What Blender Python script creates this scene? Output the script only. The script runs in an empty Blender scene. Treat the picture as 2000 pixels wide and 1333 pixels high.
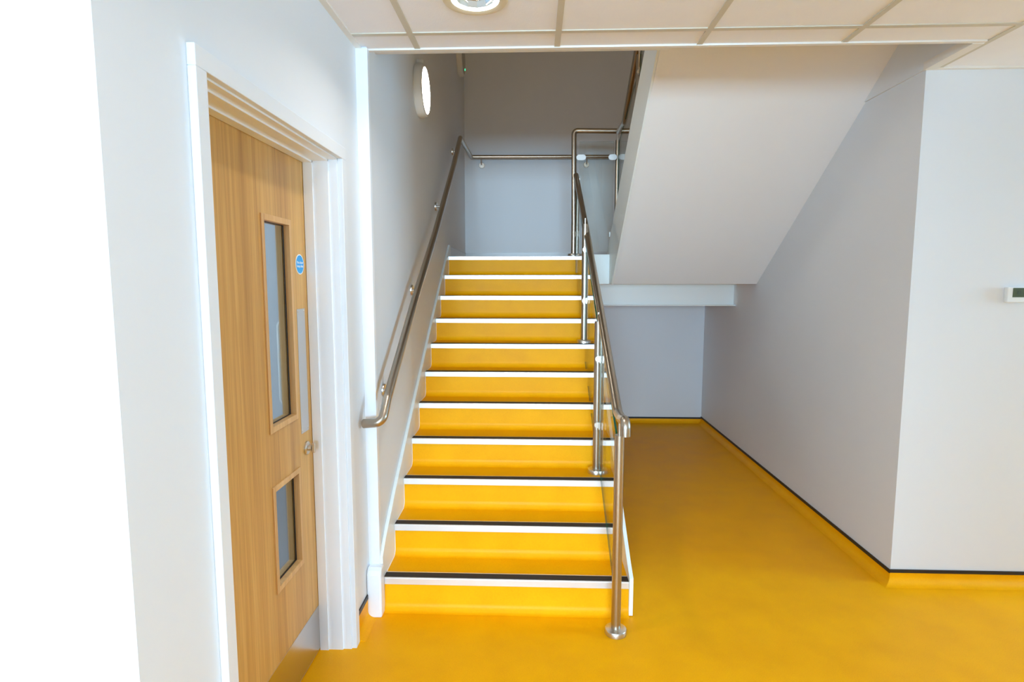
import bpy, bmesh, math, random
from mathutils import Vector, Matrix
PI = math.pi
C = bpy.context.scene.collection
SC = bpy.context.scene

# ------------------------------------------------------------------ camera
yaw, pitch, roll = -0.0381, -0.1039, 0.0001
fw = Vector((math.sin(yaw)*math.cos(pitch), math.cos(yaw)*math.cos(pitch), math.sin(pitch)))
rt = Vector((math.cos(yaw), -math.sin(yaw), 0))
up = rt.cross(fw)
cam_data = bpy.data.cameras.new('camera')
cam = bpy.data.objects.new('camera', cam_data); C.objects.link(cam)
cam.matrix_world = Matrix(((rt.x, up.x, -fw.x, 0), (rt.y, up.y, -fw.y, 0), (rt.z, up.z, -fw.z, 1.5552), (0, 0, 0, 1)))
cam_data.sensor_width = 36; cam_data.sensor_fit = 'HORIZONTAL'
cam_data.lens = 1122.71/2000*36
cam_data.clip_start = 0.05
SC.camera = cam

# ------------------------------------------------------------------ light
SC.view_settings.view_transform = 'Standard'
SC.view_settings.look = 'None'
SC.view_settings.gamma = 1
SC.view_settings.use_curve_mapping = False
SC.view_settings.exposure = 0.28
SC.cycles.max_bounces = 12
SC.cycles.diffuse_bounces = 8
SC.cycles.transparent_max_bounces = 12
SC.cycles.caustics_reflective = False
SC.cycles.caustics_refractive = False
SC.cycles.sample_clamp_indirect = 4
w = bpy.data.worlds.new('world'); SC.world = w; w.use_nodes = True
w.node_tree.nodes['Background'].inputs[0].default_value = (0.62, 0.8, 1, 1)
w.node_tree.nodes['Background'].inputs[1].default_value = 1.0

def area_light(name, loc, target, sx, sy, power, color):
    l = bpy.data.lights.new(name, 'AREA'); l.shape = 'RECTANGLE'; l.size = sx; l.size_y = sy
    l.energy = power; l.color = color
    o = bpy.data.objects.new(name, l); C.objects.link(o); o.location = loc
    o.rotation_euler = (Vector(target)-Vector(loc)).to_track_quat('-Z', 'Y').to_euler()
    return o
# daylight lamps added outside the invented rear and side windows
area_light('window_daylight', (-2.9, -7.22, 1.72), (-2.9, 1, 1.72), 2.0, 1.5, 130, (0.60, 0.81, 1.0))
area_light('window_daylight', (-0.3, -7.22, 1.72), (-0.3, 1, 1.72), 2.7, 1.5, 1050, (0.60, 0.81, 1.0))
area_light('window_daylight', (6.82, 2.17, 1.72), (0, 2.17, 1.72), 1.35, 1.5, 225, (0.42, 0.73, 1.0))
# the downlight in view, and further ones invented to light the lobby
def down_lamp(x, y, power=3.5):
    l = bpy.data.lights.new('downlight_lamp', 'AREA'); l.shape = 'DISK'; l.size = 0.13; l.energy = power; l.color = (1.0, 0.96, 0.92); l.spread = math.radians(140)
    o = bpy.data.objects.new('downlight_lamp', l); C.objects.link(o); o.location = (x, y, 2.543)
for lx, ly in ((-0.213, 2.151), (-0.213, 0.351), (-0.213, -1.449), (1.587, 0.351), (1.587, -1.449), (3.387, 2.151), (3.387, 0.351)): down_lamp(lx, ly, 3 if lx > 1 else 3.6)
# fill lamp added to brighten the room behind the oak door
area_light('door_room_daylight', (-2.5, 1.4, 1.7), (-2.0, 4.5, 1.4), 1.2, 1.4, 22, (0.72, 0.87, 1.0))
# amber fill lamp added to warm the upper stairwell walls
area_light('stairwell_daylight', (0.2, -0.9, 5.3), (0.2, 4.5, 4.2), 1.6, 1.0, 14, (1.0, 0.72, 0.42))

# ------------------------------------------------------------------ materials
MATS = {}
def mat(name, color, rough=0.5, metal=0.0, spec=0.5, bump=0.0, bscale=300, var=0.0, vscale=3, emit=None, coat=0.0):
    if name in MATS: return MATS[name]
    m = bpy.data.materials.new(name); m.use_nodes = True
    nt = m.node_tree; b = nt.nodes['Principled BSDF']
    b.inputs['Base Color'].default_value = (*color, 1); b.inputs['Roughness'].default_value = rough
    b.inputs['Metallic'].default_value = metal; b.inputs['Specular IOR Level'].default_value = spec
    if coat: b.inputs['Coat Weight'].default_value = coat; b.inputs['Coat Roughness'].default_value = 0.15
    tc = nt.nodes.new('ShaderNodeTexCoord')
    if bump:
        n = nt.nodes.new('ShaderNodeTexNoise'); n.inputs['Scale'].default_value = bscale; n.inputs['Detail'].default_value = 3
        bp = nt.nodes.new('ShaderNodeBump'); bp.inputs['Strength'].default_value = bump; bp.inputs['Distance'].default_value = 0.002
        nt.links.new(tc.outputs['Object'], n.inputs['Vector']); nt.links.new(n.outputs['Fac'], bp.inputs['Height'])
        nt.links.new(bp.outputs['Normal'], b.inputs['Normal'])
    if var:
        n = nt.nodes.new('ShaderNodeTexNoise'); n.inputs['Scale'].default_value = vscale; n.inputs['Detail'].default_value = 4
        r = nt.nodes.new('ShaderNodeMixRGB'); r.inputs[1].default_value = (*[c*(1-var) for c in color], 1); r.inputs[2].default_value = (*[min(1, c*(1+var)) for c in color], 1)
        nt.links.new(tc.outputs['Object'], n.inputs['Vector']); nt.links.new(n.outputs['Fac'], r.inputs[0]); nt.links.new(r.outputs[0], b.inputs['Base Color'])
    if emit:
        b.inputs['Emission Color'].default_value = (*emit[0], 1); b.inputs['Emission Strength'].default_value = emit[1]
    MATS[name] = m; return m

WALL = mat('white_wall_paint', (0.745, 0.768, 0.795), 0.55, bump=0.05, bscale=220, var=0.012)
GLOSSW = mat('white_satin_paint', (0.84, 0.87, 0.91), 0.28, bump=0.03, bscale=60)
SOFF = mat('soffit_paint', (0.86, 0.855, 0.85), 0.6, bump=0.05, bscale=200, var=0.01)
ARCH = mat('architrave_paint', (0.755, 0.778, 0.805), 0.45, bump=0.03, bscale=60)
STRW = mat('white_steel_paint', (0.82, 0.845, 0.82), 0.4, bump=0.03, bscale=90)
FLOOR = None
def vinyl():
    m = mat('yellow_vinyl', (0.86, 0.405, 0.002), 0.42, spec=0.13)
    nt = m.node_tree; b = nt.nodes['Principled BSDF']; tc = nt.nodes['Texture Coordinate'] if 'Texture Coordinate' in nt.nodes else nt.nodes.new('ShaderNodeTexCoord')
    n = nt.nodes.new('ShaderNodeTexNoise'); n.inputs['Scale'].default_value = 260; n.inputs['Detail'].default_value = 2
    n2 = nt.nodes.new('ShaderNodeTexNoise'); n2.inputs['Scale'].default_value = 5; n2.inputs['Detail'].default_value = 5
    mx = nt.nodes.new('ShaderNodeMath'); mx.operation = 'ADD'
    cr = nt.nodes.new('ShaderNodeValToRGB')
    cr.color_ramp.elements[0].position = 0.75; cr.color_ramp.elements[0].color = (0.82, 0.357, 0.001, 1)
    cr.color_ramp.elements[1].position = 1.25; cr.color_ramp.elements[1].color = (0.93, 0.432, 0.001, 1)
    nt.links.new(tc.outputs['Object'], n.inputs['Vector']); nt.links.new(tc.outputs['Object'], n2.inputs['Vector'])
    nt.links.new(n.outputs['Fac'], mx.inputs[0]); nt.links.new(n2.outputs['Fac'], mx.inputs[1])
    mp = nt.nodes.new('ShaderNodeMath'); mp.operation = 'MULTIPLY'; mp.inputs[1].default_value = 0.5
    nt.links.new(mx.outputs[0], mp.inputs[0])
    cr.color_ramp.elements[0].position = 0.35; cr.color_ramp.elements[1].position = 0.65
    nt.links.new(mp.outputs[0], cr.inputs[0]); nt.links.new(cr.outputs[0], b.inputs['Base Color'])
    rr = nt.nodes.new('ShaderNodeMapRange'); rr.inputs['To Min'].default_value = 0.38; rr.inputs['To Max'].default_value = 0.52
    nt.links.new(n2.outputs['Fac'], rr.inputs['Value']); nt.links.new(rr.outputs[0], b.inputs['Roughness'])
    bp = nt.nodes.new('ShaderNodeBump'); bp.inputs['Strength'].default_value = 0.06; bp.inputs['Distance'].default_value = 0.001
    nt.links.new(n.outputs['Fac'], bp.inputs['Height']); nt.links.new(bp.outputs['Normal'], b.inputs['Normal'])
    return m
VINYL = vinyl()
BLACK = mat('black_cap_strip', (0.012, 0.012, 0.014), 0.45)
INSERT = mat('dark_nosing_insert', (0.035, 0.027, 0.024), 0.7, bump=0.4, bscale=500, spec=0.3)
ALU = mat('aluminium', (0.88, 0.88, 0.90), 0.36, metal=0.75, var=0.05, vscale=9)
STEEL = mat('brushed_stainless', (0.47, 0.41, 0.335), 0.30, metal=1.0, bump=0.05, bscale=700)
STEELD = mat('satin_stainless', (0.66, 0.62, 0.56), 0.3, metal=1.0)
KICK = mat('stainless_sheet', (0.60, 0.58, 0.56), 0.25, metal=1.0, bump=0.03, bscale=12)
PUSH = mat('satin_steel_plate', (0.60, 0.60, 0.60), 0.45, metal=0.8)
TILE = mat('mineral_ceiling_tile', (0.86, 0.865, 0.91), 0.85, bump=0.25, bscale=160, var=0.02, vscale=12)
TEE = mat('ceiling_grid_metal', (0.60, 0.56, 0.46), 0.4)
TRIMW = mat('ceiling_trim_metal', (0.80, 0.77, 0.72), 0.35)
PLASTIC = mat('white_plastic', (0.80, 0.80, 0.76), 0.3)
RUBBER = mat('black_gasket', (0.01, 0.01, 0.012), 0.5)
LENS = mat('lit_lens', (0.9, 0.9, 0.9), 0.4, emit=((1.0, 0.95, 0.86), 22))
RINGL = mat('lit_ring', (0.9, 0.9, 0.9), 0.4, emit=((1.0, 0.96, 0.88), 7))
LENSOFF = mat('unlit_lens', (0.45, 0.42, 0.36), 0.35)
LED = mat('green_led', (0.0, 0.5, 0.2), 0.4, emit=((0.0, 1.0, 0.35), 3))
MIRROR = mat('mirror_reflector', (0.88, 0.88, 0.86), 0.06, metal=1.0)
BLUE = mat('blue_sign_face', (0.0, 0.33, 0.78), 0.35)
WHITEP = mat('white_print', (0.85, 0.9, 0.93), 0.4)
LCD = mat('green_grey_lcd', (0.075, 0.105, 0.06), 0.25)
INK = mat('dark_print', (0.015, 0.02, 0.015), 0.5)
THERM = mat('thermostat_plastic', (0.82, 0.86, 0.88), 0.3)
SLAB = mat('slab_concrete', (0.5, 0.48, 0.45), 0.8)
GREYSK = mat('pale_vinyl_skirting', (0.62, 0.64, 0.66), 0.35)
CONN = mat('white_connector', (0.85, 0.88, 0.88), 0.3)

def oak(name, c1, c2, c3, sx=16, seed=0.0):
    m = bpy.data.materials.new(name); m.use_nodes = True; nt = m.node_tree; b = nt.nodes['Principled BSDF']
    b.inputs['Roughness'].default_value = 0.42
    tc = nt.nodes.new('ShaderNodeTexCoord'); mp = nt.nodes.new('ShaderNodeMapping')
    mp.inputs['Scale'].default_value = (sx, sx, 0.55); mp.inputs['Location'].default_value = (seed, seed, seed)
    n = nt.nodes.new('ShaderNodeTexNoise'); n.inputs['Scale'].default_value = 1.0; n.inputs['Detail'].default_value = 6; n.inputs['Roughness'].default_value = 0.6; n.inputs['Distortion'].default_value = 0.6
    cr = nt.nodes.new('ShaderNodeValToRGB'); e = cr.color_ramp.elements
    e[0].position = 0.3; e[0].color = (*c1, 1); e[1].position = 0.72; e[1].color = (*c3, 1)
    k = e.new(0.5); k.color = (*c2, 1)
    mp2 = nt.nodes.new('ShaderNodeMapping'); mp2.inputs['Scale'].default_value = (sx*14, sx*14, 3.0)
    n2 = nt.nodes.new('ShaderNodeTexNoise'); n2.inputs['Scale'].default_value = 1.0; n2.inputs['Detail'].default_value = 3
    mx = nt.nodes.new('ShaderNodeMixRGB'); mx.blend_type = 'MULTIPLY'; mx.inputs[0].default_value = 0.35
    cr2 = nt.nodes.new('ShaderNodeValToRGB'); cr2.color_ramp.elements[0].position = 0.35; cr2.color_ramp.elements[0].color = (0.55, 0.5, 0.42, 1); cr2.color_ramp.elements[1].position = 0.6
    L = nt.links.new
    L(tc.outputs['Object'], mp.inputs['Vector']); L(tc.outputs['Object'], mp2.inputs['Vector'])
    L(mp.outputs[0], n.inputs['Vector']); L(mp2.outputs[0], n2.inputs['Vector'])
    L(n.outputs['Fac'], cr.inputs[0]); L(n2.outputs['Fac'], cr2.inputs[0]); L(cr.outputs[0], mx.inputs[1]); L(cr2.outputs[0], mx.inputs[2])
    L(mx.outputs[0], b.inputs['Base Color'])
    bp = nt.nodes.new('ShaderNodeBump'); bp.inputs['Strength'].default_value = 0.08; bp.inputs['Distance'].default_value = 0.001
    L(n2.outputs['Fac'], bp.inputs['Height']); L(bp.outputs['Normal'], b.inputs['Normal'])
    return m
OAK = oak('oak_veneer', (0.46, 0.235, 0.062), (0.61, 0.335, 0.095), (0.72, 0.44, 0.15))
BEADW = oak('oak_bead', (0.60, 0.33, 0.12), (0.68, 0.40, 0.16), (0.76, 0.48, 0.21), 22, 3.0)

def glass(name, tint, gloss_rough=0.0, f=0.8):
    m = bpy.data.materials.new(name); m.use_nodes = True; nt = m.node_tree
    nt.nodes.remove(nt.nodes['Principled BSDF']); out = nt.nodes['Material Output']
    t = nt.nodes.new('ShaderNodeBsdfTransparent'); t.inputs[0].default_value = (*tint, 1)
    g = nt.nodes.new('ShaderNodeBsdfGlossy'); g.inputs['Roughness'].default_value = gloss_rough
    lw = nt.nodes.new('ShaderNodeLayerWeight'); lw.inputs[0].default_value = 0.5
    pw = nt.nodes.new('ShaderNodeMath'); pw.operation = 'POWER'; pw.inputs[1].default_value = 5
    fr = nt.nodes.new('ShaderNodeMapRange'); fr.inputs['To Min'].default_value = 0.035; fr.inputs['To Max'].default_value = f
    nt.links.new(lw.outputs['Facing'], pw.inputs[0]); nt.links.new(pw.outputs[0], fr.inputs['Value'])
    mx = nt.nodes.new('ShaderNodeMixShader')
    nt.links.new(fr.outputs[0], mx.inputs[0]); nt.links.new(t.outputs[0], mx.inputs[1]); nt.links.new(g.outputs[0], mx.inputs[2])
    nt.links.new(mx.outputs[0], out.inputs[0]); return m
GLASS = glass('clear_glass', (0.965, 0.985, 0.975))
DGLASS = glass('door_glass', (0.90, 0.95, 0.97))
GEDGE = mat('green_glass_edge', (0.02, 0.10, 0.06), 0.15)

# ------------------------------------------------------------------ mesh helpers
def obj(name, bm, m, parent=None, smooth=False, label=None, bevel=0):
    me = bpy.data.meshes.new(name)
    bmesh.ops.recalc_face_normals(bm, faces=bm.faces)
    bm.to_mesh(me); bm.free()
    for k in (m if isinstance(m, (list, tuple)) else [m]): me.materials.append(k)
    if smooth:
        for p in me.polygons: p.use_smooth = True
        try: me.set_sharp_from_angle(angle=math.radians(38))
        except Exception: pass
    o = bpy.data.objects.new(name, me); C.objects.link(o)
    if bevel:
        b = o.modifiers.new('bevel', 'BEVEL'); b.width = bevel; b.segments = 2; b.limit_method = 'ANGLE'; b.angle_limit = math.radians(40)
    if parent:
        o.parent = parent
        o.matrix_parent_inverse = Matrix.Translation(parent.location).inverted() if parent.parent is None else Matrix()
    if label: o['label'] = label
    return o
def thing(name, label, cat, loc=(0, 0, 0), group=None, kind=None):
    o = bpy.data.objects.new(name, None); C.objects.link(o); o.location = loc; o.empty_display_size = 0.1
    if label: o['label'] = label
    if cat: o['category'] = cat
    if group: o['group'] = group
    if kind: o['kind'] = kind
    return o
def tag(o, label=None, cat=None, group=None, kind=None):
    for k, v in (('label', label), ('category', cat), ('group', group), ('kind', kind)):
        if v: o[k] = v
    return o
def struct(name, bm, m, **kw):
    o = obj(name, bm, m, **kw); o['kind'] = 'structure'; return o

def box(bm, x0, x1, y0, y1, z0, z1):
    v = [bm.verts.new((x, y, z)) for x in (x0, x1) for y in (y0, y1) for z in (z0, z1)]
    for f in ((0, 1, 3, 2), (4, 6, 7, 5), (0, 4, 5, 1), (2, 3, 7, 6), (0, 2, 6, 4), (1, 5, 7, 3)):
        bm.faces.new([v[i] for i in f])
    return bm
def B(*a):
    return box(bmesh.new(), *a)
def prism(pts, axis, a, b, bm=None):
    """pts: 2-D polygon in the plane across axis (0: (y,z), 1: (x,z), 2: (x,y)), extruded from a to b; a/b may be callables of y"""
    bm = bm or bmesh.new()
    def P(p, t):
        if callable(t): t = t(p[0])
        return {0: (t, p[0], p[1]), 1: (p[0], t, p[1]), 2: (p[0], p[1], t)}[axis]
    A = [bm.verts.new(P(p, a)) for p in pts]; Bv = [bm.verts.new(P(p, b)) for p in pts]
    n = len(pts)
    bm.faces.new(A); bm.faces.new(Bv[::-1])
    for i in range(n): bm.faces.new((A[i], Bv[i], Bv[(i+1) % n], A[(i+1) % n]))
    return bm
def slab_holes(ax, t0, t1, us, vs, holes):
    """a slab across axis ax (0 or 1) between t0 and t1, on grid us x vs (u: other horizontal, v: z), cells in holes left open"""
    bm = bmesh.new(); V = {}
    def vert(t, u, v):
        k = (t, u, v)
        if k not in V: V[k] = bm.verts.new((t, u, v) if ax == 0 else (u, t, v))
        return V[k]
    solid = {(i, j) for i in range(len(us)-1) for j in range(len(vs)-1)} - set(holes)
    for i, j in solid:
        u0, u1, v0, v1 = us[i], us[i+1], vs[j], vs[j+1]
        for t in (t0, t1): bm.faces.new([vert(t, u0, v0), vert(t, u1, v0), vert(t, u1, v1), vert(t, u0, v1)])
        for (di, dj), (p, q) in (((-1, 0), ((u0, v0), (u0, v1))), ((1, 0), ((u1, v0), (u1, v1))), ((0, -1), ((u0, v0), (u1, v0))), ((0, 1), ((u0, v1), (u1, v1)))):
            if (i+di, j+dj) not in solid:
                bm.faces.new([vert(t0, *p), vert(t0, *q), vert(t1, *q), vert(t1, *p)])
    return bm
def fillet(pts, r, n=7):
    """round the corners of a 3-D polyline; r a radius or a list"""
    pts = [Vector(p) for p in pts]; out = [pts[0]]
    for i in range(1, len(pts)-1):
        rr = r[i] if isinstance(r, (list, tuple)) else r
        a, b, c = pts[i-1], pts[i], pts[i+1]
        d1 = (a-b).normalized(); d2 = (c-b).normalized(); ang = d1.angle(d2)
        if rr <= 0 or ang > math.radians(179): out.append(b); continue
        t = min(rr/math.tan(ang/2), (a-b).length*0.49, (c-b).length*0.49); rr = t*math.tan(ang/2)
        cen = b + (d1+d2).normalized()*(rr/math.sin(ang/2))
        p, q = b+d1*t, b+d2*t; v0, v1 = p-cen, q-cen; tot = v0.angle(v1)
        ax = v0.cross(v1).normalized()
        for k in range(n+1): out.append(cen + Matrix.Rotation(tot*k/n, 3, ax) @ v0)
    out.append(pts[-1]); return out
def tube(path, r, seg=20, bm=None, caps=True):
    bm = bm or bmesh.new(); path = [Vector(p) for p in path]
    P = [path[0]]
    for p in path[1:]:
        if (p-P[-1]).length > 1e-5: P.append(p)
    n = len(P); d = [(P[i+1]-P[i]).normalized() for i in range(n-1)]
    ref = Vector((0, 0, 1)) if abs(d[0].z) < 0.9 else Vector((1, 0, 0))
    u = d[0].cross(ref).normalized(); rings = []
    for i in range(n):
        if i == 0: t = d[0]
        elif i == n-1: t = d[-1]
        else: t = (d[i-1]+d[i]).normalized()
        dd = d[min(i, n-2)] if i == 0 else d[i-1]
        u = (u - dd*u.dot(dd)).normalized(); v = dd.cross(u)
        ring = []
        for k in range(seg):
            a = 2*PI*k/seg; o = (u*math.cos(a)+v*math.sin(a))*r
            o = o - dd*(o.dot(t)/dd.dot(t))     # mitre plane
            ring.append(bm.verts.new(P[i]+o))
        rings.append(ring)
        if i < n-1 and i > 0:
            q = d[i-1].rotation_difference(d[i]); u = q @ u
    for i in range(n-1):
        for k in range(seg): bm.faces.new((rings[i][k], rings[i][(k+1) % seg], rings[i+1][(k+1) % seg], rings[i+1][k]))
    if caps: bm.faces.new(rings[0]); bm.faces.new(rings[-1][::-1])
    return bm
def lathe(prof, origin, axis, seg=40, bm=None, closed=False):
    """prof: (radius, height along axis)"""
    bm = bm or bmesh.new(); a = Vector(axis).normalized(); q = Vector((0, 0, 1)).rotation_difference(a); o = Vector(origin)
    R = []
    for r, h in prof:
        if r < 1e-6: R.append([bm.verts.new(o+a*h)])
        else: R.append([bm.verts.new(o + q @ Vector((r*math.cos(2*PI*k/seg), r*math.sin(2*PI*k/seg), h))) for k in range(seg)])
    m = len(R)
    for i in range(m if closed else m-1):
        A, D = R[i], R[(i+1) % m]
        for k in range(seg):
            k2 = (k+1) % seg
            if len(A) == 1 and len(D) == 1: continue
            if len(A) == 1: bm.faces.new((A[0], D[k], D[k2]))
            elif len(D) == 1: bm.faces.new((A[k], A[k2], D[0]))
            else: bm.faces.new((A[k], A[k2], D[k2], D[k]))
    return bm
def text_mesh(name, body, size, loc, rot, m, parent, depth=0.0004, sx=1.0, label=None):
    cu = bpy.data.curves.new(name, 'FONT'); cu.body = body; cu.size = size; cu.align_x = 'CENTER'; cu.align_y = 'CENTER'; cu.extrude = depth
    cu.space_line = 0.9
    t = bpy.data.objects.new('tmp_text', cu); C.objects.link(t)
    dg = bpy.context.evaluated_depsgraph_get(); me = bpy.data.meshes.new_from_object(t.evaluated_get(dg))
    bpy.data.objects.remove(t)
    me.transform(Matrix.LocRotScale(Vector(loc), rot.to_quaternion(), Vector((sx, 1, 1))))
    bm = bmesh.new(); bm.from_mesh(me)
    return obj(name, bm, m, parent, label=label)

# ------------------------------------------------------------------ dimensions
XW = -0.767                 # corridor wall
H = 2.55                    # suspended ceiling
YE = 2.567                  # edge of the suspended ceiling
r_, g_, Y1 = 0.1602, 0.2307, 2.5594
XR = 0.447
XRW = 1.843                 # right wall
YF = 2.9                    # wall with the thermostat
YB = 6.28                   # back wall
TOP = 5.9
ZL = 11*r_                  # landing
def Yn(i): return Y1+(i-1)*g_
def xwall(y): return -0.722 - 0.0065*(y-2.57)      # stairwell left wall
def xL(y): return -0.704 - 0.0075*(y-2.56)         # inner face of the left stringer

# ------------------------------------------------------------------ setting
struct('floor', B(-4.2, 6.7, -7.3, YB+0.15, -0.12, 0), VINYL)
CARPET = mat('grey_carpet', (0.30, 0.30, 0.31), 0.95, bump=0.6, bscale=400, var=0.15, vscale=150)
struct('floor_carpet', B(-4.2, 6.6, -7.0, -0.7, 0, 0.006), CARPET)          # unseen, added to cut the yellow bounce off the vinyl
struct('floor_door_room', B(-3.45, -0.95, 1.14, 4.5, 0, 0.006), CARPET)
# corridor wall with the doorway
struct('wall_left', slab_holes(0, XW, -0.945, [1.02, 1.325, 2.285, 2.556], [0, 2.045, H+0.2], [(1, 0)]), WALL)
struct('wall_left_return', B(-4.2, -0.945, 1.02, 1.14, 0, H+0.2), WALL)
struct('wall_left_outer', B(-4.3, -4.2, -7.3, 1.14, 0, H+0.2), WALL)
# the room behind the door
struct('wall_door_room_far', B(-3.6, -3.45, 1.14, 4.6, 0, H+0.2), WALL)
struct('wall_door_room_end', B(-3.6, -0.95, 4.5, 4.6, 0, H+0.2), WALL)
struct('ceiling_door_room', B(-3.6, -0.95, 1.14, 4.6, H+0.2, H+0.3), WALL)
# stairwell
struct('wall_stair_left', prism([(-0.945, 2.556), (xwall(2.556), 2.556), (xwall(YB), YB), (-0.945, YB)], 2, 0, TOP), WALL)
struct('wall_stair_back', B(-0.95, XRW+0.15, YB, YB+0.15, 0, TOP), WALL)
# right wall: above ceiling height the plasterboard overhangs the lower part by 10 mm
struct('wall_right', prism([(XRW, 0), (XRW, H-0.003), (XRW-0.010, H-0.003), (XRW-0.010, TOP), (XRW+0.15, TOP), (XRW+0.15, 0)], 1, YF, YB), WALL)
struct('wall_right_upper', B(XRW-0.010, XRW+0.15, YE+0.03, YF, H+0.008, TOP), WALL)
struct('wall_front_right', B(XRW+0.15, 6.7, YF, YF+0.12, 0, H+0.2), WALL)
struct('wall_lobby_right', slab_holes(0, 6.6, 6.7, [-7.3, 1.5, 2.84, YF], [0, 0.98, 2.45, H+0.2], [(1, 1)]), WALL)
fr = struct('window_3', slab_holes(0, 6.63, 6.69, [1.5, 1.56, 2.14, 2.20, 2.78, 2.84], [0.98, 1.04, 2.39, 2.45], [(1, 1), (3, 1)]), GLOSSW)  # invented side glazing, added so cool light reaches the corridor wall
obj('glass_pane', B(6.657, 6.663, 1.56, 2.14, 1.04, 2.39), DGLASS, fr)
obj('glass_pane', B(6.657, 6.663, 2.20, 2.78, 1.04, 2.39), DGLASS, fr)
# upper floor, stairwell roof and the wall over the ceiling edge
struct('wall_over_ceiling_edge', B(-0.95, 0.60, YE+0.031, YE+0.14, H+0.03, 3.5), WALL)
struct('floor_upper', B(-4.2, 0.62, -7.3, YE+0.03, 3.3, 3.52), SLAB)
struct('floor_upper_side', B(0.62, 6.7, -7.3, 2.25, 3.3, 3.52), SLAB)
struct('ceiling_stairwell', B(-0.95, XRW+0.15, -1.6, YB+0.15, TOP, TOP+0.1), WALL)
struct('wall_upper_left', B(-0.95, -0.80, -1.6, 2.55, 3.52, TOP), WALL)
struct('wall_upper_right', B(XRW-0.010, XRW+0.15, -1.6, YE+0.03, 3.52, TOP), WALL)
struct('wall_upper_front', B(-0.95, XRW+0.15, -1.72, -1.6, 3.52, TOP), WALL)
# unseen partition added to shade the thermostat wall, right of the rear corridor
struct('wall_lobby_rear', B(0.62, 6.6, -1.75, -1.6, 0, H+0.2), WALL)
struct('wall_corridor_right', B(1.05, 1.2, -7.0, -1.75, 0, H+0.2), WALL)
# unseen rear wall; its glazing is invented to let light in
us = [-4.2, -3.9, -1.9, -1.6, 1.0, 6.7]
struct('wall_behind', slab_holes(1, -7.16, -7.0, us, [0, 0.98, 2.45, H+0.2], [(1, 1), (3, 1)]), WALL)
for k, (a, b) in enumerate(((-3.9, -1.9), (-1.6, 1.0)), 1):
    fr = struct('window_%d' % k, slab_holes(1, -7.1, -7.04, [a, a+0.06, (a+b)/2-0.03, (a+b)/2+0.03, b-0.06, b], [0.98, 1.04, 2.39, 2.45], [(1, 1), (3, 1)]), GLOSSW)
    obj('glass_pane', B(a+0.06, (a+b)/2-0.03, -7.075, -7.069, 1.04, 2.39), DGLASS, fr)
    obj('glass_pane', B((a+b)/2+0.03, b-0.06, -7.075, -7.069, 1.04, 2.39), DGLASS, fr)

# trims at the stairwell's left edge
struct('trim_1', B(XW-0.001, -0.716, 2.545, 2.575, 0.2, H-0.004), GLOSSW, bevel=0.0015)
bm = prism([(2.492, 0.0), (2.492, 0.205), (2.500, 0.226), (2.515, 0.236), (2.552, 0.236), (2.552, 0)], 0, XW+0.001, -0.6985)
struct('trim_2', bm, GLOSSW, bevel=0.008)

# coved skirting in the floor vinyl with a black cap strip
def cove(name, p, q, nrm, h, cap, m0=0, m1=0, rad=0.05, col=None, z0=0.0, capm=None):
    """along p->q; nrm the direction into the room; m0/m1: +1 outside corner, -1 inside corner (mitre at that end)"""
    p, q, nrm = Vector(p).to_3d(), Vector(q).to_3d(), Vector(nrm).to_3d(); d = (q-p).normalized()
    prof = [(0.0005, z0)] + [(rad, z0+0.0006)] + [(rad-rad*math.sin(a), z0+rad-rad*math.cos(a)+0.0006) for a in [PI/2*k/7 for k in range(1, 7)]]
    prof = [(max(o, 0.004), z) for o, z in prof[1:]]
    prof = [(0.0005, z0)] + prof + [(0.004, z0+h), (0.0005, z0+h)]
    def sweep(pr):
        bm = bmesh.new()
        A = [bm.verts.new(p + nrm*o - d*(o*m0) + Vector((0, 0, z))) for o, z in pr]
        D = [bm.verts.new(q + nrm*o + d*(o*m1) + Vector((0, 0, z))) for o, z in pr]
        bm.faces.new(A); bm.faces.new(D[::-1]); n = len(pr)
        for i in range(n): bm.faces.new((A[i], D[i], D[(i+1) % n], A[(i+1) % n]))
        return bm
    o = struct(name, sweep(prof), col or VINYL, smooth=True)
    obj('cap_strip', sweep([(0.0005, z0+h), (0.0065, z0+h), (0.0065, z0+h+cap), (0.0005, z0+h+cap)]), capm or BLACK, o)
    return o
cove('baseboard_left', (XW, 2.317), (XW, 2.51), (1, 0), 0.092, 0.020, rad=0.045)
cove('baseboard_right', (XRW, YF), (XRW, YB), (-1, 0), 0.056, 0.018, m0=1, m1=-1)
cove('baseboard_front', (XRW, YF), (6.6, YF), (0, -1), 0.060, 0.017, m0=1, m1=-1)
cove('baseboard_back', (-0.72, YB), (XRW, YB), (0, -1), 0.046, 0.018, m1=-1)
cove('baseboard_near', (XW, 1.02), (XW, 1.285), (1, 0), 0.092, 0.020, rad=0.045, m0=1)
cove('baseboard_return', (-4.2, 1.02), (XW, 1.02), (0, -1), 0.092, 0.020, rad=0.045, m1=1)
cove('baseboard_landing', (xwall(YB), YB), (XRW, YB), (0, -1), 0.09, 0.006, rad=0.03, z0=ZL, col=GREYSK, capm=GREYSK)
cove('baseboard_landing_side', (xwall(YB), YB), (xwall(4.95), 4.95), (1, 0), 0.09, 0.006, rad=0.03, z0=ZL, col=GREYSK, capm=GREYSK)

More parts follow.
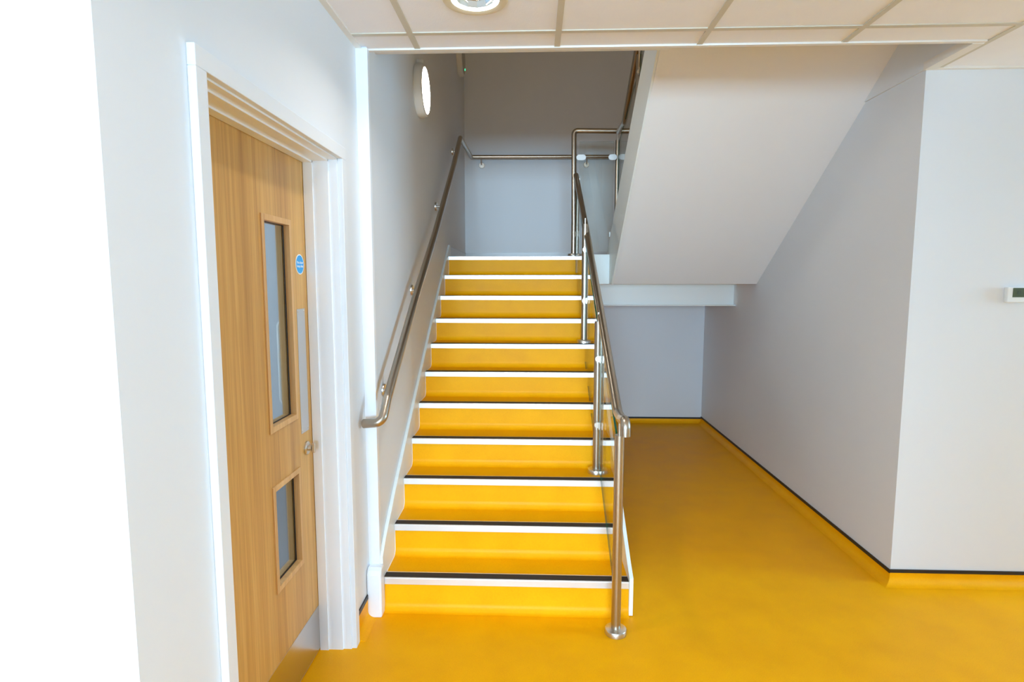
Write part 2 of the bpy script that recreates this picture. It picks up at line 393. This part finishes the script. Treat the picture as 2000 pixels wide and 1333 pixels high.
# ------------------------------------------------------------------ suspended ceiling
ceil = struct('ceiling', B(-4.2, 6.7, -7.3, YE+0.03, H+0.03, H+0.06), SLAB)
def tile(x0, x1, y0, y1):
    random.seed(int(x0*97+y0*31)); dz = random.uniform(-0.0006, 0.0006)
    obj('ceiling_tile', B(x0+0.001, x1-0.001, y0+0.001, y1-0.001, H+0.004+dz, H+0.019), TILE, ceil)
XA, YG = -0.5056, 2.4288
hole = (-0.213, 2.151, 0.100)
txs = [XW, XA, XA+.6, XA+1.2, XA+1.8, XA+2.4]
tys = [YE+0.008, YG, YG-.6, YG-1.2, YG-1.8, YG-2.4]
for i in range(5):
    for j in range(5):
        x0, x1, y0, y1 = txs[i], txs[i+1], tys[j+1], tys[j]
        if x0 < -0.6 and y1 < 1.3: continue
        if i == 1 and j == 1:   # the tile cut for the downlight
            bm = bmesh.new(); n = 48; zb, zt = H+0.004, H+0.019
            inn = [(hole[0]+hole[2]*math.cos(2*PI*k/n), hole[1]+hole[2]*math.sin(2*PI*k/n)) for k in range(n)]
            out = []
            for k in range(n):
                c, s = math.cos(2*PI*k/n), math.sin(2*PI*k/n)
                tx = ((x1-.001-hole[0])/c) if c > 1e-9 else ((x0+.001-hole[0])/c if c < -1e-9 else 1e9)
                ty = ((y1-.001-hole[1])/s) if s > 1e-9 else ((y0+.001-hole[1])/s if s < -1e-9 else 1e9)
                t = min(tx, ty); out.append([hole[0]+c*t, hole[1]+s*t])
            for cx, cy in ((x0+.001, y0+.001), (x1-.001, y0+.001), (x0+.001, y1-.001), (x1-.001, y1-.001)):   # snap to the corners
                k = min(range(n), key=lambda q: (out[q][0]-cx)**2+(out[q][1]-cy)**2); out[k] = [cx, cy]
            vi = [[bm.verts.new((*p, z)) for p in inn] for z in (zb, zt)]; vo = [[bm.verts.new((*p, z)) for p in out] for z in (zb, zt)]
            for k in range(n):
                k2 = (k+1) % n
                for l in (0, 1): bm.faces.new((vi[l][k], vi[l][k2], vo[l][k2], vo[l][k]))
                bm.faces.new((vi[0][k], vi[0][k2], vi[1][k2], vi[1][k])); bm.faces.new((vo[0][k], vo[0][k2], vo[1][k2], vo[1][k]))
            obj('ceiling_tile', bm, TILE, ceil)
        else: tile(x0, x1, y0, y1)
for a, b in ((YF-.6, YF), (YF-1.2, YF-.6), (YF-1.8, YF-1.2)):
    for k in range(2): tile(XA+2.4+.6*k, XA+3.0+.6*k, a, b)
# rear part of the lobby ceiling, out of the photograph: one plain field
obj('ceiling_panel', B(-4.2, 6.7, -7.3, YG-2.4, H+0.004, H+0.019), TILE, ceil)
obj('ceiling_panel', B(XA+3.6, 6.7, YG-2.4, YF, H+0.004, H+0.019), TILE, ceil)
obj('ceiling_panel', B(-4.2, XW, YG-2.4, 1.02, H+0.004, H+0.019), TILE, ceil)
obj('ceiling_panel', B(XRW+0.01, 6.7, YE+0.03, YF, H+0.03, H+0.06), SLAB, ceil)
def tee(x0, x1, y0, y1): obj('tee_bar', B(x0, x1, y0, y1, H, H+0.004), TEE, ceil)
for k in range(4): tee(XA+.6*k-.012, XA+.6*k+.012, 0.03, YE+0.008)
tee(XA+2.4-.012, XA+2.4+.012, 0.03, YF-0.018)
for j in range(1, 5):
    for i in range(5):
        a = txs[i]+(0.012 if i else 0.02); b = txs[i+1]-0.012
        if i == 0 and tys[j] < 1.3: continue
        tee(a, b, tys[j]-.012, tys[j]+.012)
for y in (YF-.6, YF-1.2): tee(XA+2.412, XA+3.6, y-.012, y+.012)
# wall angles round the ceiling
def angle(*a, m=TRIMW): obj('edge_angle', B(*a), m, ceil)
angle(XW, XW+0.024, 1.02, YE+0.008, H-0.004, H+0.004)
angle(XW, XRW+0.034, YE+0.008, YE+0.028, H-0.0035, H+0.03)
angle(XRW-0.013, XRW+0.036, YE+0.027, YF-0.0005, H-0.006, H+0.03)
angle(XRW+0.036, 4.6, YF-0.020, YF-0.0005, H-0.005, H+0.004)

# ------------------------------------------------------------------ lower flight
st = thing('staircase', 'straight lower stair flight in bright yellow vinyl with metal nosings', 'staircase', (-0.1, Y1, 0))
cr_ = 0.036
def arc(yc, zc, n=6):      # concave cove from the tread up into the riser at y = yc
    return [(yc-cr_+cr_*math.sin(PI/2*k/n), zc+cr_-cr_*math.cos(PI/2*k/n)) for k in range(n+1)]
def under(y): return max(0.0, (y-Y1)/g_*r_-0.10)
RO = 0.007                  # the riser stands a little behind the nosing's face
for i in range(1, 12):
    y0, z = Yn(i)+RO, i*r_
    y1 = (Yn(i+1)+RO) if i < 11 else Yn(11)+0.09
    pts = []
    if i == 1: pts += [(y0-cr_, 0.0005)] + arc(y0, 0.0005)[1:]
    else: pts += [(y0, (i-1)*r_+cr_)]
    pts += [(y0, z)]
    if i < 11: pts += arc(y1, z)
    else: pts += [(y1, z)]
    pts += [(y1, under(y1)+0.0005)]
    if under(y0) > 0 or i == 1: pts += [(y0, under(y0)+0.0005)]
    elif i > 1: pts += [(y0, 0.0005)]
    s = obj('step', prism(pts, 0, lambda y: xL(y)-0.001, XR+0.001), VINYL, st, smooth=True)
    y = Yn(i)
    nose = prism([(y-0.003, z-0.029), (y-0.003, z-0.001), (y-0.001, z+0.0022), (y+0.058, z+0.0022), (y+0.058, z+0.0005), (y+RO, z+0.0005), (y+RO, z-0.029)], 0, lambda yy: xL(yy)+0.0005, XR-0.0005)
    obj('nosing', nose, ALU, s)
    obj('nosing_insert', prism([(y+0.007, z+0.0022), (y+0.007, z+0.0034), (y+0.050, z+0.0034), (y+0.050, z+0.0022)], 0, lambda yy: xL(yy)+0.001, XR-0.001), INSERT, s)
# fine white sealant line where each riser and tread meet the left stringer
    q = [(y0-0.001, z-0.031), (y0-0.001, (i-1)*r_+cr_)] + [(a, b+0.001) for a, b in arc(y0, (i-1)*r_)[::-1][1:]]
    if i > 1: q += [(Yn(i-1)+0.060, (i-1)*r_+0.001)]
    obj('sealant_line', tube([(xL(a)+0.0005, a, b) for a, b in q], 0.0016, 6), GLOSSW, s)
# stringers: white steel plates each side
LT = [(2.552, 0.268), (2.62, 0.333), (2.865, 0.511), (3.3, 0.798), (4.18, 1.372), (4.95, 1.862), (5.005, 1.862)]
low = [(5.005, 1.60), (4.86, 1.545), (2.75, 0.012), (2.552, 0.012)]
obj('stringer', prism(LT+low, 0, lambda y: xwall(y)+0.0005, xL), STRW, st, bevel=0.001)
RT = [(2.549, 0.004), (2.549, 0.186), (2.62, 0.222), (2.936, 0.424), (3.55, 0.822), (4.3, 1.355), (4.864, ZL+0.015)]
obj('stringer', prism(RT+[(4.864, 1.532), (2.78, 0.004)], 0, XR, XR+0.018), STRW, st, bevel=0.001)
obj('stair_lining', prism([(2.80, 0.02), (4.86, 1.48), (4.86, 1.528), (2.74, 0.02)], 0, xL(3.5)+0.003, XR-0.001), WALL, st)

# landing
struct('floor_landing', B(xwall(5)+0.0, XRW, Yn(11)+0.09, YB, 1.532, ZL), VINYL)
struct('trim_3', B(XR+0.018, 0.648, Yn(11), Yn(11)+0.09, 1.532, ZL+0.014), STRW)
bm = prism([(5.40, 1.330), (5.335, 1.330), (5.335, 1.338), (5.39, 1.339), (5.39, 1.522), (5.335, 1.523), (5.335, 1.5315), (5.40, 1.5315)], 0, xL(5.3)+0.01, XRW-0.001)
tag(obj('steel_beam', bm, STRW), 'white painted steel channel beam under the stair landing, ending at the right wall', 'beam')

# ------------------------------------------------------------------ upper flight
uf = thing('staircase', 'upper stair flight with smooth white sloping soffit rising over the yellow floor', 'staircase', (1.2, 4.86, 1.53))
sl = 0.694
so0 = (4.857, 1.532)
def soz(y): return so0[1]+(so0[0]-y)*sl
yt = 2.25
obj('soffit', prism([(so0[0], so0[1]), (yt, soz(yt)), (yt, soz(yt)+0.03), (so0[0], so0[1]+0.03)], 0, 0.640, XRW-0.0005), SOFF, uf)
# steps on the back of the soffit
for i in range(1, 12):
    yb = Yn(11) - (i-1)*g_; z = ZL+i*r_
    pts = [(yb, z-r_), (yb, z), (yb-g_, z), (yb-g_, max(soz(yb-g_)+0.031, z-r_-0.02)), (yb, soz(yb)+0.031)]
    obj('step', prism(pts, 0, 0.665, XRW-0.0105), VINYL, uf)
# outer stringer seen from its left side
sb = [(4.70, 1.5325), (3.13, 2.728), (2.25, 3.39)]
stp = [(2.25, 3.73), (3.46, 2.876), (3.87, 2.606), (4.93, 1.868), (5.04, ZL+0.014), (4.87, ZL+0.014), (4.863, 1.5325)]
obj('stringer', prism(sb+stp, 0, 0.627, 0.640), STRW, uf, bevel=0.001)
obj('edge_bead', prism([(4.84, so0[1]-0.008), (yt, soz(yt)-0.0135+0.004), (yt, soz(yt)+0.01), (4.84, so0[1]+0.01)], 0, 0.6405, 0.664), SOFF, uf)

# ------------------------------------------------------------------ balustrade of the lower flight
RT_ = 0.021
def post(parent, x, y, z0, z1, clamps=(), base=True, spig=0.0, r=RT_, cd=1):
    p = obj('post', tube([(x, y, z0+0.002), (x, y, z1)], r, 28), STEEL, parent, smooth=True)
    if base:
        obj('base_flange', lathe([(0.0, 0.0), (0.048, 0.0), (0.048, 0.020), (0.046, 0.023), (0.024, 0.026), (0.0, 0.026)], (x, y, z0), (0, 0, 1), 40), STEELD, p, smooth=True)
    if spig:
        obj('spigot', tube([(x, y, z1), (x, y, z1+spig)], 0.006, 12), STEELD, p, smooth=True)
    for zc, sgn in clamps:
        bm = tube([(x, y+sgn*0.019, zc), (x, y+sgn*0.030, zc)], 0.017, 20)
        bx = bmesh.new()
        box(bm, x-0.011, x-0.005, y+sgn*0.028, y+sgn*0.052, zc-0.020, zc+0.020)
        box(bm, x+0.005, x+0.011, y+sgn*0.028, y+sgn*0.052, zc-0.020, zc+0.020)
        obj('glass_clamp', bm, STEELD, p, smooth=True)
    return p
bal = thing('stair_balustrade', 'brushed steel and glass balustrade on the right side of the yellow flight', 'balustrade', (0.36, 2.42, 0))
XP = 0.362
post(bal, 0.368, 2.42, 0.0, 0.90, [(0.30, 1), (0.72, 1)], spig=0.06)
post(bal, XP-0.008, 3.165, 3*r_, 1.335, [(0.72, 1), (1.17, 1), (0.76, -1), (1.13, -1)], spig=0.05)
post(bal, XP-0.012, 4.03, 7*r_, 1.945, [(1.381, 1), (1.81, 1), (1.42, -1), (1.77, -1)], spig=0.04)
rail = [(0.373, 2.300, 0.928), (0.373, 2.300, 0.990), (0.372, 2.40, 0.975), (0.371, 2.50, 0.979), (0.370, 3.247, 1.411), (0.366, 3.964, 1.829), (0.345, 4.905, 2.43), (0.338, 4.93, 2.50)]
obj('handrail', tube(fillet(rail[:7], [0, 0.035, 0.05, 0.08, 0, 0, 0], 8), 0.0212, 28), STEEL, bal, smooth=True)
def gpanel(parent, x, ya, yb, zla, zlb, zha, zhb, name='glass_panel', t=0.0045):
    bm = prism([(ya, zla), (yb, zlb), (yb, zhb), (ya, zha)], 0, x-t, x+t)
    for f in bm.faces:
        f.material_index = 0
    o = obj(name, bm, [GLASS, GEDGE], parent)
    for p in o.data.polygons:
        if abs(p.normal.x) < 0.5: p.material_index = 1
    return o
def zb(y): return 0.215 + (y-2.527)*0.552
def zt(y): return 0.80 + (y-2.46)*0.60
gpanel(bal, 0.366, 2.465, 3.125, zb(2.465), zb(3.125), 0.87, 1.27)
gpanel(bal, 0.356, 3.205, 3.99, zb(3.205), zb(3.99), 1.32, 1.79)
gpanel(bal, 0.350, 4.07, 4.87, zb(4.07), zb(4.87), 1.84, 2.32)

# balustrade of the landing and the upper flight
ub = thing('landing_balustrade', 'steel and glass balustrade along landing edge and up beside upper flight', 'balustrade', (0.33, 4.93, ZL))
YT = 4.93
n4 = post(ub, 0.332, YT, ZL, ZL+0.3, [])
n4.data = n4.data
n4['label'] = 'tall corner post turning into the landing rail'
bm = tube(fillet([(0.332, YT, ZL+0.3), (0.326, YT, 2.795), (0.86, YT, 2.785)], 0.03, 7), RT_, 28)
obj('handrail', bm, STEEL, ub, smooth=True, label='level rail over the landing glass')
for zc in (2.39, 1.95):
    bm = tube([(0.345, YT-0.01, zc), (0.352, YT-0.005, zc)], 0.022, 20); box(bm, 0.35, 0.378, YT-0.012, YT-0.006, zc-0.02, zc+0.02)
    obj('glass_clamp', bm, STEELD, ub, smooth=True)
XU = 0.690
post(ub, XU, YT, ZL, 2.715, [(2.0, -1)], base=True, spig=0.055)
bm = tube([(0.655, YT, 1.945), (0.668, YT, 1.945)], 0.024, 20); box(bm, 0.63, 0.66, YT-0.012, YT-0.006, 1.925, 1.965)
obj('glass_clamp', bm, STEELD, ub, smooth=True)
p6 = post(ub, 0.690, 4.01, 2.30, 3.045, [(2.93, -1), (2.93, 1)], base=False, spig=0.05)
upr = [(XU, 4.915, 2.779), (XU, 4.60, 2.775), (XU, 4.074, 3.113), (XU, 2.55, 4.10)]
obj('handrail', tube(fillet(upr, [0, 0.06, 0, 0], 6), 0.0212, 28), STEEL, ub, smooth=True, label='sloping rail beside the upper flight')
# level glass between the corner post and the flight's first post
def ypanel(parent, y, x0, x1, z0, z1, t=0.0045):
    o = obj('glass_panel', B(x0, x1, y-t, y+t, z0, z1), [GLASS, GEDGE], parent)
    for p in o.data.polygons:
        if abs(p.normal.y) < 0.5: p.material_index = 1
ypanel(ub, YT, 0.372, 0.655, ZL+0.04, 2.705)
gpanel(ub, XU, 4.06, 4.88, soz(4.06)+0.33, soz(4.88)+0.33, 2.93, 2.68)
gpanel(ub, XU, 2.6, 3.95, soz(2.6)+0.33, soz(3.95)+0.33, 3.85, 3.03)
# white rounded joining pieces on the glass
def oval(x0, x1, z, h, y):
    n = 10; pts = []
    rr = h/2
    for k in range(n+1): a = -PI/2+PI*k/n; pts.append((x1-rr+rr*math.cos(a), z+rr*math.sin(a)))
    for k in range(n+1): a = PI/2+PI*k/n; pts.append((x0+rr+rr*math.cos(a), z+rr*math.sin(a)))
    return prism(pts, 1, y, y+0.006)
obj('glass_connector', oval(0.345, 0.425, 2.573, 0.046, YT-0.030), CONN, ub, label='white rounded clamp piece')
obj('glass_connector', oval(0.610, 0.680, 2.573, 0.046, YT-0.030), CONN, ub, label='white rounded clamp piece')
obj('glass_connector', oval(0.700, 0.770, 2.573, 0.046, YT-0.030), CONN, ub, label='white rounded clamp piece')

# ------------------------------------------------------------------ wall handrail, left and back
wh = thing('wall_handrail', 'brushed steel wall handrail climbing the left wall and turning along back wall', 'handrail', (-0.66, 2.45, 0.95))
xr = lambda y: xwall(y)+0.068
pts = [(-0.752, 2.487, 0.928), (-0.660, 2.452, 0.940), (-0.660, 2.50, 1.008), (-0.660, 3.265, 1.513), (-0.660, 3.866, 1.873), (-0.660, 4.823, 2.510), (-0.660, 5.225, 2.812), (-0.660, 5.35, 2.838), (-0.664, 6.205, 2.852), (1.70, 6.205, 2.842)]
pts = [(-0.752, 2.47, 0.926), (-0.664, 2.45, 0.938), (-0.660, 2.53, 1.028), (-0.660, 3.265, 1.513), (-0.660, 3.866, 1.873), (-0.660, 4.823, 2.510), (-0.660, 5.248, 2.822), (-0.666, 6.20, 2.856), (1.70, 6.20, 2.842)]
obj('rail', tube(fillet(pts, [0, 0.035, 0.03, 0, 0, 0, 0.02, 0.02, 0], 7), 0.0205, 28), STEEL, wh, smooth=True)
def bracket(disc, n, to, side):
    disc, n, to = Vector(disc), Vector(n), Vector(to)
    b = obj('bracket', tube(fillet([disc+n*0.008, disc+n*0.052, to], 0.02, 6), 0.0058, 14), STEELD, wh, smooth=True)
    obj('rosette', lathe([(0, 0), (0.031, 0), (0.031, 0.009), (0.028, 0.013), (0, 0.013)], disc, n, 32), STEELD, b, smooth=True)
for y, z in ((2.695, 1.035), (3.391, 1.502), (4.315, 2.105), (5.282, 2.709)):
    zr = {2.695: 1.137, 3.391: 1.588, 4.315: 2.172, 5.282: 2.824}[y]
    bracket((xwall(y), y, z), (1, 0, 0), (-0.660, y, zr-0.018), 0)
for x in (-0.562, 0.548):
    bracket((x, YB, 2.782), (0, -1, 0), (x, 6.205, 2.835), 0)

# ------------------------------------------------------------------ oak door
d = thing('door_1', None, None, (-0.9, 1.8, 0), kind='structure')
YA, YBd, ZH = 1.34, 2.270, 2.030
XO = -0.747
# architrave: two legs and the head
obj('architrave', B(XW, XO, YA-0.045, YA, 0, ZH), ARCH, d, bevel=0.002)
obj('architrave', B(XW, XO, YBd, YBd+0.045, 0, ZH), ARCH, d, bevel=0.002)
obj('architrave', B(XW, XO, YA-0.045, YBd+0.045, ZH, ZH+0.048), ARCH, d, bevel=0.002)
# lining with two stepped stops
prof = [(XO-0.018, 0.004), (-0.802, 0.004), (-0.802, 0.010), (-0.862, 0.010), (-0.862, 0.0155), (-0.897, 0.0155), (-0.897, 0.004), (-0.948, 0.004), (-0.948, -0.018), (XO-0.018, -0.018)]
prof = [(XO-0.003, 0.0), (XO-0.020, 0.0), (XO-0.020, 0.005), (-0.802, 0.005), (-0.802, 0.011), (-0.862, 0.011), (-0.862, 0.017), (-0.898, 0.017), (-0.898, 0.003), (-0.948, 0.003), (-0.948, -0.014), (XO-0.003, -0.014)]
prof = prof[1:-1]+[(XO-0.020, -0.014)]
obj('door_lining', prism([(x, YA+o) for x, o in prof], 2, 0, ZH), GLOSSW, d)
obj('door_lining', prism([(x, YBd-o) for x, o in prof], 2, 0, ZH), GLOSSW, d)
obj('door_lining', prism([(x, ZH-o) for x, o in prof], 1, YA, YBd), GLOSSW, d)
XLf, XLb = -0.900, -0.944
YV0, YV1 = 1.885, 2.119
ys = [YA+0.004, YV0+0.012, YV1-0.010, YBd-0.004]
zs = [0.006, 0.470, 0.832, 1.046, 1.766, 2.022]
leaf = obj('door_leaf', slab_holes(0, XLf, XLb, ys, zs, [(1, 1), (1, 3)]), OAK, d)
def vision(z0, z1):
    for xs in ((XLf+0.005, XLf-0.0185), (XLb-0.005, XLb+0.0185)):
        fr = slab_holes(0, xs[0], xs[1], [YV0, YV0+0.021, YV1-0.018, YV1], [z0, z0+0.021, z1-0.021, z1], [(1, 1)])
        obj('glazing_bead', fr, BEADW, leaf, bevel=0.0015)
    obj('glass_pane', B(-0.9245, -0.9195, YV0+0.010, YV1-0.008, z0+0.008, z1-0.008), DGLASS, leaf)
    obj('gasket', slab_holes(0, -0.9192, -0.9170, [YV0+0.020, YV0+0.0235, YV1-0.0225, YV1-0.017], [z0+0.018, z0+0.0245, z1-0.0235, z1-0.020], [(1, 1)]), RUBBER, leaf)
vision(1.033, 1.779)
vision(0.456, 0.844)
pp = obj('push_plate', B(XLf, XLf+0.0018, 2.149, 2.222, 0.964, 1.449), PUSH, leaf, bevel=0.0006)
for yy in (2.157, 2.214):
    for zz in (0.974, 1.439):
        obj('screw', lathe([(0, 0), (0.004, 0), (0.003, 0.0015), (0, 0.0018)], (XLf+0.0018, yy, zz), (1, 0, 0), 12), STEELD, leaf, smooth=True)
obj('kick_plate', B(XLf, XLf+0.0018, YA+0.02, 2.258, 0.012, 0.201), KICK, leaf, bevel=0.0006)
bm = lathe([(0, 0), (0.026, 0), (0.026, 0.006), (0.023, 0.009), (0.012, 0.010), (0.011, 0.022), (0, 0.022)], (XLf, 2.192, 0.897), (1, 0, 0), 32)
obj('thumbturn', bm, STEELD, leaf, smooth=True)
bm = bmesh.new(); bm2 = box(bm, XLf+0.022, XLf+0.036, 2.187, 2.197, 0.877, 0.917)
obj('thumbturn_grip', bm2, STEELD, leaf, bevel=0.003)
# blue mandatory sign, a disc with a white rim and white print
obj('sign_rim', lathe([(0, 0), (0.0385, 0), (0.0385, 0.0012), (0, 0.0012)], (XLf, 2.193, 1.619), (1, 0, 0), 40), WHITEP, leaf, smooth=True)
obj('sign_disc', lathe([(0, 0), (0.0345, 0), (0.0345, 0.0018), (0, 0.0018)], (XLf, 2.193, 1.619), (1, 0, 0), 40), BLUE, leaf, smooth=True, label='round blue sign on oak door')
RX = Matrix(((0, 0, 1), (1, 0, 0), (0, 1, 0)))
text_mesh('sign_text', 'Fire door\nkeep shut', 0.0150, (XLf+0.0021, 2.193, 1.619), RX, WHITEP, leaf)
# the pull handle on the far face, seen through the tall glass
obj('pull_handle', tube(fillet([(XLb, 2.196, 1.398), (-0.992, 2.196, 1.398), (-0.992, 2.196, 1.075), (XLb, 2.196, 1.075)], 0.02, 6), 0.0095, 16), CONN, leaf, smooth=True, label='white pull handle on the far face')
# hinges at the near jamb
for zz in (0.25, 1.0, 1.75):
    obj('hinge', tube([(XLf+0.004, YA+0.0045, zz-0.05), (XLf+0.004, YA+0.0045, zz+0.05)], 0.0045, 10), STEELD, leaf, smooth=True)

# ------------------------------------------------------------------ lights and small fittings
def bulkhead(y, z, lit, label, R=0.158):
    x = xwall(y)
    t = thing('wall_light', label, 'wall light', (x, y, z))
    n = (1, 0, 0)
    obj('body', lathe([(0, 0), (R-0.004, 0), (R-0.004, 0.004), (R, 0.006), (R, 0.034), (R-0.008, 0.050), (R-0.018, 0.054), (R-0.022, 0.054), (R-0.022, 0.050), (0, 0.050)], (x, y, z), n, 56), PLASTIC, t, smooth=True)
    obj('lens', lathe([(R-0.0222, 0.050), (R-0.0222, 0.053), (R-0.036, 0.0555), (0, 0.057)], (x, y, z), n, 56), LENS if lit else LENSOFF, t, smooth=True)
    return t
L1 = bulkhead(3.70, 2.735, True, 'lit round white wall light above the handrail')
obj('sensor', lathe([(0, 0), (0.016, 0), (0.016, 0.03), (0.010, 0.038), (0, 0.04)], (xwall(3.70), 3.70, 2.735+0.172), (1, 0, 0), 20), PLASTIC, L1, smooth=True)
L2 = bulkhead(5.80, 3.695, False, 'unlit round wall light with green indicator, high in the stairwell corner')
obj('indicator', lathe([(0, 0), (0.010, 0), (0.009, 0.006), (0, 0.008)], (xwall(5.8)+0.052, 5.88, 3.625), (1, 0, 0), 16), LED, L2, smooth=True)

dl = thing('downlight', 'round recessed ceiling downlight with a glowing ring', 'ceiling light', (hole[0], hole[1], H))
o3 = (hole[0], hole[1], H)
obj('bezel', lathe([(0.086, 0.003), (0.086, -0.001), (0.094, -0.004), (0.114, -0.003), (0.118, 0.001), (0.118, 0.0035)], o3, (0, 0, 1), 64, closed=True), mat('cream_bezel', (0.70, 0.62, 0.46), 0.4), dl, smooth=True)
obj('light_ring', lathe([(0.070, 0.003), (0.086, 0.0), (0.086, 0.004), (0.070, 0.008)], o3, (0, 0, 1), 64, closed=True), RINGL, dl, smooth=True)
obj('reflector', lathe([(0.070, 0.004), (0.062, 0.024), (0.046, 0.029)], o3, (0, 0, 1), 12), MIRROR, dl)
obj('reflector_top', lathe([(0.046, 0.029), (0, 0.0295)], o3, (0, 0, 1), 24), PLASTIC, dl)

th = thing('thermostat', 'white square thermostat with dark display reading 21 on the right wall', 'thermostat', (2.338, YF, 1.488))
obj('housing', B(2.288, 2.388, YF-0.022, YF, 1.452, 1.526), THERM, th, bevel=0.004)
obj('display', B(2.313, 2.373, YF-0.0232, YF-0.0215, 1.4775, 1.5225), LCD, th)
text_mesh('display_digits', '21', 0.024, (2.341, YF-0.0235, 1.500), Matrix(((1, 0, 0), (0, 0, -1), (0, 1, 0))), INK, th)
